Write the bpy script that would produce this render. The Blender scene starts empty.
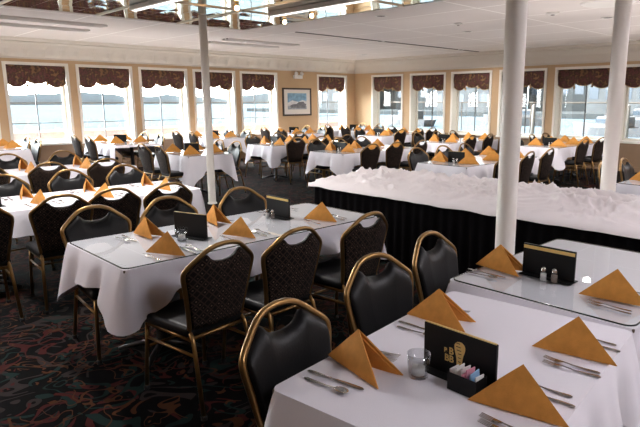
import bpy, bmesh, math, random
from mathutils import Vector, Matrix, noise

random.seed(7)
PI = math.pi
S = bpy.context.scene
COL = S.collection
R = math.radians

# ------------------------------------------------------------------ materials
def _new(name):
    m = bpy.data.materials.new(name)
    m.use_nodes = True
    nt = m.node_tree
    return m, nt, nt.nodes['Principled BSDF']

def pbr(name, col, rough=.5, metal=0., spec=.5, bump=0., bscale=60., var=0., vscale=8., coat=0.):
    m, nt, b = _new(name)
    b.inputs['Base Color'].default_value = (*col, 1)
    b.inputs['Roughness'].default_value = rough
    b.inputs['Metallic'].default_value = metal
    b.inputs['Specular IOR Level'].default_value = spec
    b.inputs['Coat Weight'].default_value = coat
    tc = nt.nodes.new('ShaderNodeTexCoord')
    if var:
        n = nt.nodes.new('ShaderNodeTexNoise'); n.inputs['Scale'].default_value = vscale; n.inputs['Detail'].default_value = 4
        nt.links.new(tc.outputs['Object'], n.inputs['Vector'])
        r = nt.nodes.new('ShaderNodeValToRGB')
        r.color_ramp.elements[0].position = .3; r.color_ramp.elements[1].position = .7
        r.color_ramp.elements[0].color = (*[c*(1-var) for c in col], 1)
        r.color_ramp.elements[1].color = (*[min(1, c*(1+var)) for c in col], 1)
        nt.links.new(n.outputs['Fac'], r.inputs['Fac']); nt.links.new(r.outputs['Color'], b.inputs['Base Color'])
    if bump:
        n = nt.nodes.new('ShaderNodeTexNoise'); n.inputs['Scale'].default_value = bscale; n.inputs['Detail'].default_value = 3
        nt.links.new(tc.outputs['Object'], n.inputs['Vector'])
        bp = nt.nodes.new('ShaderNodeBump'); bp.inputs['Strength'].default_value = bump; bp.inputs['Distance'].default_value = .01
        nt.links.new(n.outputs['Fac'], bp.inputs['Height']); nt.links.new(bp.outputs['Normal'], b.inputs['Normal'])
    return m

def glassy(name, tint=(1, 1, 1), refl=1.0, rough=.0, base=.0):
    """Thin clear glass: fresnel-weighted mirror over a straight-through view."""
    m = bpy.data.materials.new(name); m.use_nodes = True
    nt = m.node_tree; nt.nodes.clear()
    out = nt.nodes.new('ShaderNodeOutputMaterial')
    tr = nt.nodes.new('ShaderNodeBsdfTransparent'); tr.inputs['Color'].default_value = (*tint, 1)
    gl = nt.nodes.new('ShaderNodeBsdfGlossy'); gl.inputs['Roughness'].default_value = rough
    lw = nt.nodes.new('ShaderNodeLayerWeight'); lw.inputs['Blend'].default_value = .5
    pw = math_node(nt, 'POWER', lw.outputs['Facing'], 5.0)               # Schlick reflectance
    ma = nt.nodes.new('ShaderNodeMath'); ma.operation = 'MULTIPLY_ADD'
    ma.inputs[1].default_value = .92*refl; ma.inputs[2].default_value = .045+base; ma.use_clamp = True
    mx = nt.nodes.new('ShaderNodeMixShader')
    nt.links.new(pw, ma.inputs[0]); nt.links.new(ma.outputs[0], mx.inputs[0])
    nt.links.new(tr.outputs[0], mx.inputs[1]); nt.links.new(gl.outputs[0], mx.inputs[2])
    nt.links.new(mx.outputs[0], out.inputs['Surface'])
    return m

def emit(name, col, s):
    m = bpy.data.materials.new(name); m.use_nodes = True
    nt = m.node_tree; nt.nodes.clear()
    out = nt.nodes.new('ShaderNodeOutputMaterial'); e = nt.nodes.new('ShaderNodeEmission')
    e.inputs['Color'].default_value = (*col, 1); e.inputs['Strength'].default_value = s
    nt.links.new(e.outputs[0], out.inputs['Surface'])
    return m

def math_node(nt, op, a, b=None, c=None):
    n = nt.nodes.new('ShaderNodeMath'); n.operation = op
    for i, v in enumerate((a, b, c)):
        if v is None: continue
        if isinstance(v, (int, float)): n.inputs[i].default_value = v
        else: nt.links.new(v, n.inputs[i])
    return n.outputs[0]

def carpet_mat():
    m, nt, b = _new('scroll_carpet')
    tc = nt.nodes.new('ShaderNodeTexCoord')
    def noise_n(sc, det=2., dist=0., off=0.):
        mp = nt.nodes.new('ShaderNodeMapping'); mp.inputs['Location'].default_value = (off, off*.7, 0)
        nt.links.new(tc.outputs['Object'], mp.inputs['Vector'])
        n = nt.nodes.new('ShaderNodeTexNoise'); n.inputs['Scale'].default_value = sc
        n.inputs['Detail'].default_value = det; n.inputs['Distortion'].default_value = dist
        nt.links.new(mp.outputs[0], n.inputs['Vector']); return n
    def mixc(fac, a, c):
        x = nt.nodes.new('ShaderNodeMix'); x.data_type = 'RGBA'
        nt.links.new(fac, x.inputs[0])
        for s, v in ((6, a), (7, c)):
            if isinstance(v, tuple): x.inputs[s].default_value = (*v, 1)
            else: nt.links.new(v, x.inputs[s])
        return x.outputs[2]
    base = (.0016, .0013, .0014)
    col = base
    for sc, off, freq, thr, c in ((2.3, 0, 38, .70, (.024, .018, .017)), (2.9, 7, 32, .78, (.042, .009, .008)),
                                  (2.6, 15, 34, .78, (.008, .018, .016)), (4.6, 23, 26, .90, (.055, .021, .009))):
        n = noise_n(sc, 1.0, 1.3, off)
        s = math_node(nt, 'SINE', math_node(nt, 'MULTIPLY', n.outputs['Fac'], freq))
        mk = math_node(nt, 'GREATER_THAN', s, thr)
        n2 = noise_n(2.6, 1.0, 0., off+3)
        gate = math_node(nt, 'GREATER_THAN', n2.outputs['Fac'], .47)
        col = mixc(math_node(nt, 'MULTIPLY', mk, gate), col, c)
    nt.links.new(col, b.inputs['Base Color'])
    b.inputs['Roughness'].default_value = .95
    b.inputs['Specular IOR Level'].default_value = .05
    return m

def weave_mat():
    """dark upholstery with small tan diamonds in a diagonal lattice"""
    m, nt, b = _new('diamond_upholstery')
    tc = nt.nodes.new('ShaderNodeTexCoord')
    mp = nt.nodes.new('ShaderNodeMapping'); mp.inputs['Rotation'].default_value = (0, R(45), 0)
    mp.inputs['Scale'].default_value = (31, 1, 31)
    nt.links.new(tc.outputs['Object'], mp.inputs['Vector'])
    sx = nt.nodes.new('ShaderNodeSeparateXYZ'); nt.links.new(mp.outputs[0], sx.inputs[0])
    def cell(o): return math_node(nt, 'ABSOLUTE', math_node(nt, 'SUBTRACT', math_node(nt, 'FRACT', o), .5))
    dmax = math_node(nt, 'MAXIMUM', cell(sx.outputs['X']), cell(sx.outputs['Z']))
    line = math_node(nt, 'GREATER_THAN', dmax, .40)
    dot = math_node(nt, 'LESS_THAN', dmax, .13)
    n = nt.nodes.new('ShaderNodeTexNoise'); n.inputs['Scale'].default_value = 30
    nt.links.new(tc.outputs['Object'], n.inputs['Vector'])
    g = math_node(nt, 'GREATER_THAN', n.outputs['Fac'], .5)
    x1 = nt.nodes.new('ShaderNodeMix'); x1.data_type = 'RGBA'
    x1.inputs[6].default_value = (.006, .004, .0038, 1); x1.inputs[7].default_value = (.040, .024, .017, 1)
    nt.links.new(line, x1.inputs[0])
    x2 = nt.nodes.new('ShaderNodeMix'); x2.data_type = 'RGBA'; x2.inputs[7].default_value = (.13, .085, .06, 1)
    nt.links.new(math_node(nt, 'MULTIPLY', dot, g), x2.inputs[0]); nt.links.new(x1.outputs[2], x2.inputs[6])
    nt.links.new(x2.outputs[2], b.inputs['Base Color'])
    b.inputs['Roughness'].default_value = .85; b.inputs['Specular IOR Level'].default_value = .2
    return m

def valance_mat():
    m, nt, b = _new('floral_valance_fabric')
    tc = nt.nodes.new('ShaderNodeTexCoord')
    v = nt.nodes.new('ShaderNodeTexVoronoi'); v.inputs['Scale'].default_value = 13
    n = nt.nodes.new('ShaderNodeTexNoise'); n.inputs['Scale'].default_value = 9; n.inputs['Detail'].default_value = 3
    nt.links.new(tc.outputs['Object'], n.inputs['Vector']); nt.links.new(tc.outputs['Object'], v.inputs['Vector'])
    r = nt.nodes.new('ShaderNodeValToRGB')
    e = r.color_ramp.elements
    e[0].position = .25; e[0].color = (.035, .02, .016, 1); e[1].position = .5; e[1].color = (.145, .05, .045, 1)
    k = e.new(.62); k.color = (.055, .03, .02, 1); k = e.new(.75); k.color = (.24, .13, .06, 1)
    mx = math_node(nt, 'ADD', math_node(nt, 'MULTIPLY', v.outputs['Distance'], .45), math_node(nt, 'MULTIPLY', n.outputs['Fac'], .7))
    nt.links.new(mx, r.inputs['Fac']); nt.links.new(r.outputs['Color'], b.inputs['Base Color'])
    b.inputs['Roughness'].default_value = .9
    return m

def ceiling_mat():
    """painted panels with thin pale joint strips every 1.2 m"""
    m, nt, b = _new('ceiling_panels')
    tc = nt.nodes.new('ShaderNodeTexCoord')
    sx = nt.nodes.new('ShaderNodeSeparateXYZ'); nt.links.new(tc.outputs['Object'], sx.inputs[0])
    def ln(o, p):
        f = math_node(nt, 'FRACT', math_node(nt, 'DIVIDE', o, p))
        return math_node(nt, 'LESS_THAN', f, .034/p)
    k = math_node(nt, 'MAXIMUM', ln(sx.outputs['X'], 1.22), ln(sx.outputs['Y'], 2.44))
    n = nt.nodes.new('ShaderNodeTexNoise'); n.inputs['Scale'].default_value = 1.1; n.inputs['Detail'].default_value = 5
    nt.links.new(tc.outputs['Object'], n.inputs['Vector'])
    r = nt.nodes.new('ShaderNodeValToRGB')
    r.color_ramp.elements[0].color = (.66, .60, .575, 1); r.color_ramp.elements[1].color = (.76, .705, .675, 1)
    nt.links.new(n.outputs['Fac'], r.inputs['Fac'])
    x = nt.nodes.new('ShaderNodeMix'); x.data_type = 'RGBA'; x.inputs[7].default_value = (.93, .89, .86, 1)
    nt.links.new(k, x.inputs[0]); nt.links.new(r.outputs['Color'], x.inputs[6])
    nt.links.new(x.outputs[2], b.inputs['Base Color'])
    b.inputs['Roughness'].default_value = .75
    return m

M = dict(
    cloth=pbr('white_tablecloth', (.80, .775, .83), .85, spec=.2, bump=.15, bscale=300),
    heap=pbr('crumpled_white_linen', (.80, .74, .745), .85, spec=.2),
    napkin=pbr('orange_napkin', (.66, .30, .065), .8, spec=.25, bump=.25, bscale=350, var=.10, vscale=25),
    vinyl=pbr('black_vinyl', (.0065, .0065, .007), .40, spec=.24, bump=.08, bscale=120),
    weave=weave_mat(),
    gold=pbr('antique_gold_metal', (.30, .175, .065), .30, metal=.85),
    glide=pbr('black_rubber', (.01, .01, .01), .6),
    iron=pbr('black_iron', (.012, .012, .013), .4),
    ply=pbr('table_board', (.10, .07, .05), .6),
    skirt=pbr('black_pleated_fabric', (.0035, .003, .0034), .95, spec=.03),
    pane=glassy('window_glass', (.97, .98, .98), .45),
    top_glass=glassy('table_glass', (.93, .955, .95), .95, base=.03),
    glass_edge=pbr('dark_glass_edge', (.012, .02, .018), .15),
    tumbler=glassy('clear_tumbler_glass', (.90, .91, .92), .8, base=.05),
    steel=pbr('brushed_cutlery_steel', (.50, .47, .45), .25, metal=1.),
    carpet=carpet_mat(),
    ceil=ceiling_mat(),
    tan=pbr('tan_wall_paint', (.53, .36, .205), .7, var=.04, vscale=2),
    dado=pbr('brown_dado', (.27, .17, .10), .7, var=.08, vscale=3),
    white=pbr('white_gloss_trim', (.80, .765, .69), .4),
    cornice=pbr('cream_cornice', (.66, .60, .53), .6),
    column=pbr('cream_column_paint', (.88, .84, .78), .35),
    mirror=pbr('mirror_tile', (.80, .85, .80), .03, metal=1.),
    brass=pbr('pale_brass_strip', (.78, .66, .52), .35, metal=.5),
    whitemetal=pbr('white_enamel', (.78, .75, .72), .4),
    slot=pbr('dark_slot', (.09, .07, .065), .7),
    dark=pbr('black_leatherette', (.006, .006, .0065), .5, spec=.2),
    goldfoil=pbr('gold_foil', (.78, .56, .20), .35, metal=.4),
    cream=pbr('cream_paper', (.80, .72, .55), .7),
    valance=valance_mat(),
    fringe=pbr('gold_fringe', (.40, .26, .12), .8),
    mull=pbr('dark_mullion', (.10, .095, .09), .5),
    wax=pbr('white_wax', (.85, .83, .78), .5),
    salt=pbr('white_salt', (.85, .84, .82), .7), pepper=pbr('ground_pepper', (.22, .17, .14), .8),
    pkt_w=pbr('white_packet', (.82, .80, .78), .6), pkt_p=pbr('pink_packet', (.80, .33, .42), .6), pkt_b=pbr('blue_packet', (.30, .50, .75), .6),
    blackwood=pbr('dark_picture_frame', (.035, .022, .018), .35),
    mat_board=pbr('ivory_mat_board', (.72, .68, .62), .8),
    sky_p=pbr('painted_sky', (.20, .36, .50), .7, var=.3, vscale=9), cloud_p=pbr('painted_cloud', (.62, .62, .62), .7, var=.15, vscale=14),
    ship_p=pbr('painted_ship', (.17, .17, .18), .7, var=.3, vscale=22), sea_p=pbr('painted_sea', (.33, .35, .37), .7, var=.2, vscale=18),
    sea=pbr('open_water', (.105, .135, .150), .8, spec=0, var=.10, vscale=.12), harbour=pbr('harbour_water', (.030, .032, .030), .8, spec=0, var=.2, vscale=.08),
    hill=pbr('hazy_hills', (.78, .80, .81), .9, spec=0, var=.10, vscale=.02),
    deckrail=pbr('faded_red_bulwark', (.46, .36, .38), .7, var=.15, vscale=1.5),
    b1=pbr('pale_grey_cladding', (.12, .125, .125), .8, spec=0, var=.15, vscale=.3), b2=pbr('weathered_grey_cladding', (.065, .07, .07), .8, spec=0, var=.15, vscale=.3),
    b3=pbr('tan_cladding', (.14, .10, .06), .8, spec=0, var=.1, vscale=.3), roof=pbr('slate_roof', (.09, .095, .10), .8),
    hull=pbr('white_boat_hull', (.12, .12, .12), .4), bglass=pbr('dark_boat_glass', (.06, .08, .10), .2), pile=pbr('timber_pile', (.20, .17, .14), .9),
    lamp=emit('lamp_diffuser', (.98, .94, 1.0), 21.0),
    trough=emit('trough_diffuser', (1., .97, .93), 1.6),
    bulb=emit('warm_bulb', (1.0, .62, .32), 14.0),
)

# ------------------------------------------------------------------ mesh helpers
def finish(bm, name, mat, parent=None, smooth=False, loc=None, rotz=0., mods=()):
    me = bpy.data.meshes.new(name)
    bmesh.ops.recalc_face_normals(bm, faces=bm.faces)
    bm.to_mesh(me); bm.free()
    for m in (mat if isinstance(mat, (list, tuple)) else [mat]):
        me.materials.append(m)
    if smooth:
        for p in me.polygons: p.use_smooth = True
    o = bpy.data.objects.new(name, me)
    COL.objects.link(o)
    if parent is not None: o.parent = parent
    if loc is not None: o.location = loc
    if rotz: o.rotation_euler = (0, 0, rotz)
    for kind, kw in mods:
        md = o.modifiers.new(kind.lower(), kind)
        for k, v in kw.items(): setattr(md, k, v)
    return o

def box(bm, x0, x1, y0, y1, z0, z1, mi=0):
    v = [bm.verts.new((x, y, z)) for x in (x0, x1) for y in (y0, y1) for z in (z0, z1)]
    for f in ((0, 1, 3, 2), (4, 6, 7, 5), (0, 4, 5, 1), (2, 3, 7, 6), (0, 2, 6, 4), (1, 5, 7, 3)):
        bm.faces.new([v[i] for i in f]).material_index = mi
    return v

def bxm(*a, mi=0):
    bm = bmesh.new(); box(bm, *a, mi=mi); return bm

def rbox(x0, x1, y0, y1, z0, z1, r=.01, seg=3):
    bm = bxm(x0, x1, y0, y1, z0, z1)
    bmesh.ops.bevel(bm, geom=list(bm.edges), offset=r, segments=seg, affect='EDGES', profile=.5)
    return bm

def catmull(pts, n=6, closed=False):
    P = [Vector(p) for p in pts]; out = []
    k = len(P)
    rng = range(k if closed else k-1)
    for i in rng:
        p0 = P[(i-1) % k] if (closed or i > 0) else P[0]
        p1 = P[i]; p2 = P[(i+1) % k]
        p3 = P[(i+2) % k] if (closed or i+2 < k) else P[-1]
        for j in range(n):
            t = j/n
            out.append(.5*((2*p1)+(p2-p0)*t+(2*p0-5*p1+4*p2-p3)*t*t+(3*p1-p0-3*p2+p3)*t**3))
    if not closed: out.append(P[-1])
    return out

def tube(bm, pts, r, n=8, cap=True, closed=False):
    pts = [Vector(p) for p in pts]; rings = []
    ref = None
    for i, p in enumerate(pts):
        if closed: d = (pts[(i+1) % len(pts)]-pts[i-1])
        else: d = (pts[min(i+1, len(pts)-1)]-pts[max(i-1, 0)])
        d.normalize()
        if ref is None:
            ref = Vector((0, 0, 1)) if abs(d.z) < .9 else Vector((0, 1, 0))
        a = d.cross(ref).normalized(); b = a.cross(d).normalized(); ref = b
        rr = r[i] if isinstance(r, (list, tuple)) else r
        rings.append([bm.verts.new(p+a*math.cos(t*2*PI/n)*rr+b*math.sin(t*2*PI/n)*rr) for t in range(n)])
    m = len(rings)
    for i in range(m if closed else m-1):
        A, B = rings[i], rings[(i+1) % m]
        for t in range(n):
            bm.faces.new((A[t], A[(t+1) % n], B[(t+1) % n], B[t]))
    if cap and not closed:
        bm.faces.new(rings[0][::-1]); bm.faces.new(rings[-1])

def tubem(pts, r, n=8):
    bm = bmesh.new(); tube(bm, pts, r, n); return bm

def lathe(prof, n=20, z0=0.):
    bm = bmesh.new(); rings = []
    for r, z in prof:
        rings.append([bm.verts.new((r*math.cos(2*PI*i/n), r*math.sin(2*PI*i/n), z+z0)) for i in range(n)] if r > 1e-6 else [bm.verts.new((0, 0, z+z0))])
    for A, B in zip(rings, rings[1:]):
        for i in range(n):
            j = (i+1) % n
            if len(A) == 1 and len(B) == 1: continue
            if len(A) == 1: bm.faces.new((A[0], B[i], B[j]))
            elif len(B) == 1: bm.faces.new((A[i], A[j], B[0]))
            else: bm.faces.new((A[i], A[j], B[j], B[i]))
    return bm

# ------------------------------------------------------------------ scene-graph helpers
def tag(o, label, cat, group=None):
    o['label'] = label; o['category'] = cat
    if group: o['group'] = group
    return o

def thing(name, label, cat, loc=(0, 0, 0), rotz=0., group=None):
    o = bpy.data.objects.new(name, None); COL.objects.link(o)
    o.location = loc; o.rotation_euler = (0, 0, rotz); o.empty_display_size = .1
    return tag(o, label, cat, group)

def struct(o):
    o['kind'] = 'structure'; return o

def dup(root, loc, rotz, label=None, group=None, scale=None):
    r = root.copy(); COL.objects.link(r); r.location = loc
    r.rotation_euler = (0, 0, rotz)
    if scale is not None: r.scale = (scale, scale, scale) if isinstance(scale, (int, float)) else scale
    if label: r['label'] = label
    if group: r['group'] = group
    for ch in list(root.children):
        c = ch.copy(); COL.objects.link(c); c.parent = r
        for g in ch.children:
            d = g.copy(); COL.objects.link(d); d.parent = c
    return r

class Proto:
    """First use moves the original itself, later uses copy it."""
    def __init__(self, root): self.root = root; self.used = False
    def put(self, loc, rotz, label, group=None, scale=None):
        if not self.used:
            self.used = True; r = self.root
            r.location = loc; r.rotation_euler = (0, 0, rotz); r['label'] = label
            if group: r['group'] = group
            if scale is not None: r.scale = (scale,)*3 if isinstance(scale, (int, float)) else scale
            self.first = (loc, rotz)
            return r
        return dup(self.root, loc, rotz, label, group, scale if scale is not None else (1, 1, 1))

# ================================================================== ROOM
CZ = 3.0          # ceiling
WY, WX = 14.3, 14.1   # left-hand window wall (y = WY) and end window wall (x = WX)
X0, Y0 = -3.5, -5.0
UP = 46.0
DOWN = 120.0
TH = .34
SILL, WTOP = .72, 2.48
CORN = 2.58

struct(finish(bxm(X0-.3, WX+TH, Y0-.3, WY+TH, -.12, 0), 'floor', M['carpet']))
struct(finish(bxm(X0-.3, WX+TH, Y0-.3, WY+TH, CZ, CZ+.12), 'ceiling', M['ceil']))

left_open = [(3.49-1.49*4, 3.49-1.49*4+1.30), (3.49-1.49*3, 3.49-1.49*3+1.30), (3.49-1.49*2, 3.49-1.49*2+1.30), (3.49-1.49, 3.49-1.49+1.30)] + [(3.49+1.49*i, 3.49+1.49*i+1.31) for i in range(5)] + [(12.38, 13.70)]
end_open = [(12.11, 13.48), (10.43, 11.80), (8.84, 10.21), (7.19, 8.58), (5.50, 6.95), (3.82, 5.28), (2.1, 3.55)]

def windowed_wall(name, opens, length0, length1, along):
    """one wall with openings; along = 'x' (the wall at y = WY) or 'y' (the wall at x = WX)"""
    bm = bmesh.new()
    def put(a0, a1, z0, z1, mi):
        if along == 'x': box(bm, a0, a1, WY, WY+TH, z0, z1, mi)
        else: box(bm, WX, WX+TH, a0, a1, z0, z1, mi)
    put(length0, length1, 0, SILL, 1)
    put(length0, length1, WTOP, CZ, 0)
    cur = length0
    for a, b in sorted(opens):
        put(cur, a, SILL, WTOP, 0); cur = b
    put(cur, length1, SILL, WTOP, 0)
    return struct(finish(bm, name, [M['tan'], M['dado']]))

windowed_wall('wall_left', left_open, X0-.3, WX+TH, 'x')
windowed_wall('wall_back', end_open, Y0-.3, WY, 'y')
struct(finish(bxm(X0-.3, X0, Y0-.3, WY, 0, CZ), 'wall_right', M['tan']))
struct(finish(bxm(X0, WX, Y0-.3, Y0, 0, CZ), 'wall_front', M['tan']))

def map_xy(along, a, d, z):
    """a: along the wall; d: distance from the wall face into the room (negative = into the opening)"""
    return (a, WY-d, z) if along == 'x' else (WX-d, a, z)

def wbox(bm, along, a0, a1, d0, d1, z0, z1):
    p = map_xy(along, a0, d0, z0); q = map_xy(along, a1, d1, z1)
    box(bm, min(p[0], q[0]), max(p[0], q[0]), min(p[1], q[1]), max(p[1], q[1]), z0, z1)

wn = 0
def make_window(along, a0, a1):
    global wn
    wn += 1
    root = bpy.data.objects.new('window_%d' % wn, None); COL.objects.link(root); struct(root)
    bm = bmesh.new()
    c = .055
    wbox(bm, along, a0-.01, a0+c, -.015, .02, SILL-.02, WTOP+.03)          # casing
    wbox(bm, along, a1-c, a1+.01, -.015, .02, SILL-.02, WTOP+.03)
    wbox(bm, along, a0+c, a1-c, -.015, .02, WTOP-.03, WTOP+.03)
    for (u, v) in ((a0, a0+.035), (a1-.035, a1)):                          # deep jamb linings
        wbox(bm, along, u, v, -TH, -.015, SILL, WTOP)
    wbox(bm, along, a0+.035, a1-.035, -TH, -.015, WTOP-.02, WTOP)
    for (u, v, z0, z1) in ((a0+.035, a0+.09, SILL, WTOP-.02), (a1-.09, a1-.035, SILL, WTOP-.02), (a0+.09, a1-.09, SILL, SILL+.06), (a0+.09, a1-.09, WTOP-.08, WTOP-.02)):
        wbox(bm, along, u, v, -.30, -.24, z0, z1)                          # sash
    finish(bm, 'window_frame', M['white'], root)
    bm = bmesh.new(); wbox(bm, along, a0-.02, a1+.02, -.24, .05, SILL-.045, SILL+.004); finish(bm, 'window_sill', M['white'], root)
    bm = bmesh.new(); wbox(bm, along, a0+.09, a1-.09, -.272, -.266, SILL+.06, WTOP-.08); finish(bm, 'pane', M['pane'], root)
    m = (a0+a1)/2
    bm = bmesh.new(); wbox(bm, along, m-.011, m+.011, -.285, -.255, SILL+.06, WTOP-.08); finish(bm, 'mullion', M['mull'], root)
for a, b in left_open: make_window('x', a, b)
for a, b in end_open: make_window('y', a, b)

# cornice: coved strip, with a shell relief along the left wall
def cornice(name, along, a0, a1, relief):
    bm = bmesh.new()
    prof = [(0., CORN), (.03, CORN), (.03, CORN+.035), (.05, CORN+.045), (.07, CORN+.10), (.11, CORN+.20), (.19, CORN+.29), (.25, CORN+.33), (.25, CORN+.36), (.33, CORN+.37), (.36, CZ), (0, CZ)]
    n = int((a1-a0)/.045) if relief else 2
    rows = []
    for i in range(n+1):
        a = a0+(a1-a0)*i/n
        row = []
        for j, (d, z) in enumerate(prof):
            if relief and 3 <= j <= 6:
                k = (a/.36) % 1.0
                w = abs(math.sin(PI*k))
                d = d+.055*w*(1 if j in (4, 5) else .3)
            row.append(bm.verts.new(map_xy(along, a, d, z)))
        rows.append(row)
    for A, B in zip(rows, rows[1:]):
        for j in range(len(prof)-1): bm.faces.new((A[j], A[j+1], B[j+1], B[j]))
    return struct(finish(bm, name, M['cornice'], smooth=False))
cornice('trim_1', 'x', X0, WX, True)
cornice('trim_2', 'y', Y0, WY, False)
bm = bmesh.new(); wbox(bm, 'x', X0, WX, 0, .015, 0, .12); struct(finish(bm, 'baseboard_left', M['dado']))
bm = bmesh.new(); wbox(bm, 'y', Y0, WY, 0, .015, 0, .12); struct(finish(bm, 'baseboard_back', M['dado']))

# mirrored ceiling recess with strips
MX1, MY1 = 6.4, 9.5
bm = bmesh.new(); rt = random.Random(3)
TS = .305; ny_ = int((MY1-1.5)/TS); nx_ = int((MX1+1.0)/TS)
for i in range(nx_):
    for j in range(ny_):
        xx, yy = MX1-(i+.5)*TS, MY1-(j+.5)*TS; h = TS/2-.002
        tx, ty = rt.uniform(-.010, .010), rt.uniform(-.010, .010)
        lo_ = [bm.verts.new((xx+a_*h, yy+b_*h, CZ-.006+tx*a_*h+ty*b_*h)) for a_, b_ in ((-1, -1), (-1, 1), (1, 1), (1, -1))]
        bm.faces.new(lo_)
struct(finish(bm, 'trim_3', M['mirror']))
for k in range(1, 4):
    y = MY1-2.0*k
    struct(finish(bxm(-1.0, MX1, y-.014, y+.014, CZ-.022, CZ-.0065), 'trim_%d' % (3+k), M['brass']))
for k in range(1, 4):
    x = MX1-1.35*k
    struct(finish(bxm(x-.014, x+.014, 1.5, MY1, CZ-.022, CZ-.0065), 'trim_%d' % (6+k), M['brass']))
bm = bmesh.new()
box(bm, -1.0, MX1+.04, MY1, MY1+.03, CZ-.012, CZ); box(bm, MX1, MX1+.045, 1.5, MY1, CZ-.014, CZ)
struct(finish(bm, 'trim_10', M['whitemetal']))
struct(finish(bxm(MX1+.9, WX-.4, 9.02, 9.07, CZ-.012, CZ), 'trim_11', M['slot']))

# columns
def column(x, y, r, label):
    t = thing('support_column', label, 'column', (x, y, 0), 0, 'round support columns')
    finish(lathe([(0, 0), (r, 0), (r, 2.985), (0, 2.985)], 28), 'shaft', M['column'], t, True, mods=[('EDGE_SPLIT', {})])
    finish(lathe([(r, .0), (r+.014, 0), (r+.014, .02), (r+.006, .026), (r, .027)], 28), 'base_collar', M['column'], t)
column(4.83, 8.28, .062, 'thin cream column rising in front of the left window wall')
column(3.54, 2.05, .071, 'thick cream column between the front-right glass table and the black buffet')
column(5.52, 2.11, .071, 'cream column just behind the right end of the buffet')

# ceiling fittings
def slot_vent(x0, x1, y, label):
    t = thing('slot_vent', label, 'vent', ((x0+x1)/2, y, CZ), 0, 'ceiling slot vents')
    h = (x1-x0)/2
    bm = bmesh.new()
    for a, b in ((-.14, -.11), (-.02, .02), (.11, .14)): box(bm, -h, h, a, b, -.03, -.001)
    finish(bm, 'vent_frame', M['whitemetal'], t)
    bm = bmesh.new(); box(bm, -h, h, -.108, -.022, -.014, -.002); finish(bm, 'slot', M['slot'], t)
    bm = bmesh.new(); box(bm, -h, h, .022, .108, -.014, -.002); finish(bm, 'slot', M['slot'], t)
slot_vent(7.05, 8.95, 11.9, 'long dark slotted ceiling vent nearer the ship painting, far one of its pair')
slot_vent(7.0, 8.95, 11.1, 'long dark slotted ceiling vent beside the thin left column, near one of its pair')
slot_vent(2.2, 4.35, 11.7, 'long dark slotted ceiling vent over the leftmost window, far one of its pair')
slot_vent(2.2, 4.3, 10.75, 'long dark slotted ceiling vent at the left edge, near one of its pair')
def detector(x, y, r, label, name='smoke_detector', cat='smoke detector'):
    t = thing(name, label, cat, (x, y, CZ))
    finish(lathe([(0, -.035), (r*.6, -.034), (r*.9, -.02), (r, -.001), (0, -.001)], 20), 'housing', M['whitemetal'], t, True)
    finish(lathe([(0, -.041), (r*.3, -.040), (r*.3, -.03), (0, -.03)], 14), 'sensor', M['slot'], t)
detector(8.5, 6.05, .07, 'small white round detector on the ceiling above the buffet')
detector(8.5, 4.3, .10, 'small white ceiling detector between the two right-hand columns')
t = thing('ceiling_speaker', 'round flush white ceiling speaker by the rightmost column', 'speaker', (8.2, 3.35, CZ))
finish(lathe([(0, -.012), (.30, -.012), (.33, -.018), (.36, -.004), (.36, -.001), (0, -.001)], 32), 'grille', M['whitemetal'], t, True)

def trough(x, y0, y1, label):
    t = thing('light_trough', label, 'light fixture', (x, (y0+y1)/2, CZ), 0, 'white ceiling light troughs')
    h = (y1-y0)/2
    finish(rbox(-.06, .06, -h, h, -.075, -.008, .012, 2), 'housing', M['whitemetal'], t)
    finish(bxm(-.035, .035, -h+.03, h-.03, -.080, -.0752), 'diffuser', M['trough'], t)
trough(5.42, 3.6, 7.3, 'long white light trough under the mirrored ceiling, right of the thin column')
trough(3.72, 5.4, 8.25, 'long white light trough under the mirrored ceiling, left of the thin column')
for bx, by, lb in ((5.95, 7.65, 'warm bare bulb at the mirrored ceiling, first from its right edge'), (5.80, 6.80, 'warm bare bulb at the mirrored ceiling, second from its right edge'), (4.62, 7.0, 'warm bare bulb at the mirrored ceiling between the two light troughs')):
    t = thing('ceiling_bulb', lb, 'light bulb', (bx, by, CZ), 0, 'warm ceiling bulbs')
    finish(lathe([(0, -.04), (.022, -.04), (.026, -.012), (0, -.012)], 12), 'socket', M['goldfoil'], t)
    finish(lathe([(0, -.105), (.022, -.10), (.033, -.08), (.028, -.055), (.018, -.041), (0, -.041)], 14), 'bulb', M['bulb'], t, True)

# ceiling lamps (beyond the frame; they light the tables)
def ceiling_light(x, y, label, sx=.6, sy=.6):
    t = thing('ceiling_light', label, 'ceiling light', (x, y, CZ), 0, 'square ceiling lights')
    bm = bmesh.new()
    for a in ((-sx, sx, -sy, -sy+.04), (-sx, sx, sy-.04, sy), (-sx, -sx+.04, -sy+.04, sy-.04), (sx-.04, sx, -sy+.04, sy-.04)): box(bm, *a, -.05, -.001)
    finish(bm, 'light_frame', M['whitemetal'], t)
    finish(bxm(-sx+.04, sx-.04, -sy+.04, sy-.04, -.035, -.002), 'diffuser', M['lamp'], t)
def downlight(x, y, e, label):  # fitting and spot both added to brighten the cloths and columns
    t = thing('fill_downlight', label, 'downlight', (x, y, CZ), 0, 'added ceiling fill downlights')
    finish(lathe([(.07, -.001), (.10, -.001), (.10, -.006), (.085, -.012), (.07, -.008)], 20), 'trim_ring', M['whitemetal'], t, True)
    finish(lathe([(0, -.002), (.07, -.002), (.07, -.006), (0, -.0045)], 16), 'lens', M['slot'], t)
    ll = bpy.data.lights.new('fill_beam', 'SPOT'); ll.energy = DOWN*e; ll.spot_size = R(165); ll.spot_blend = .8; ll.shadow_soft_size = .06; ll.color = (1, .95, .92)
    lo = bpy.data.objects.new('fill_beam', ll); COL.objects.link(lo); lo.location = (x, y, CZ-.03)
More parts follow.
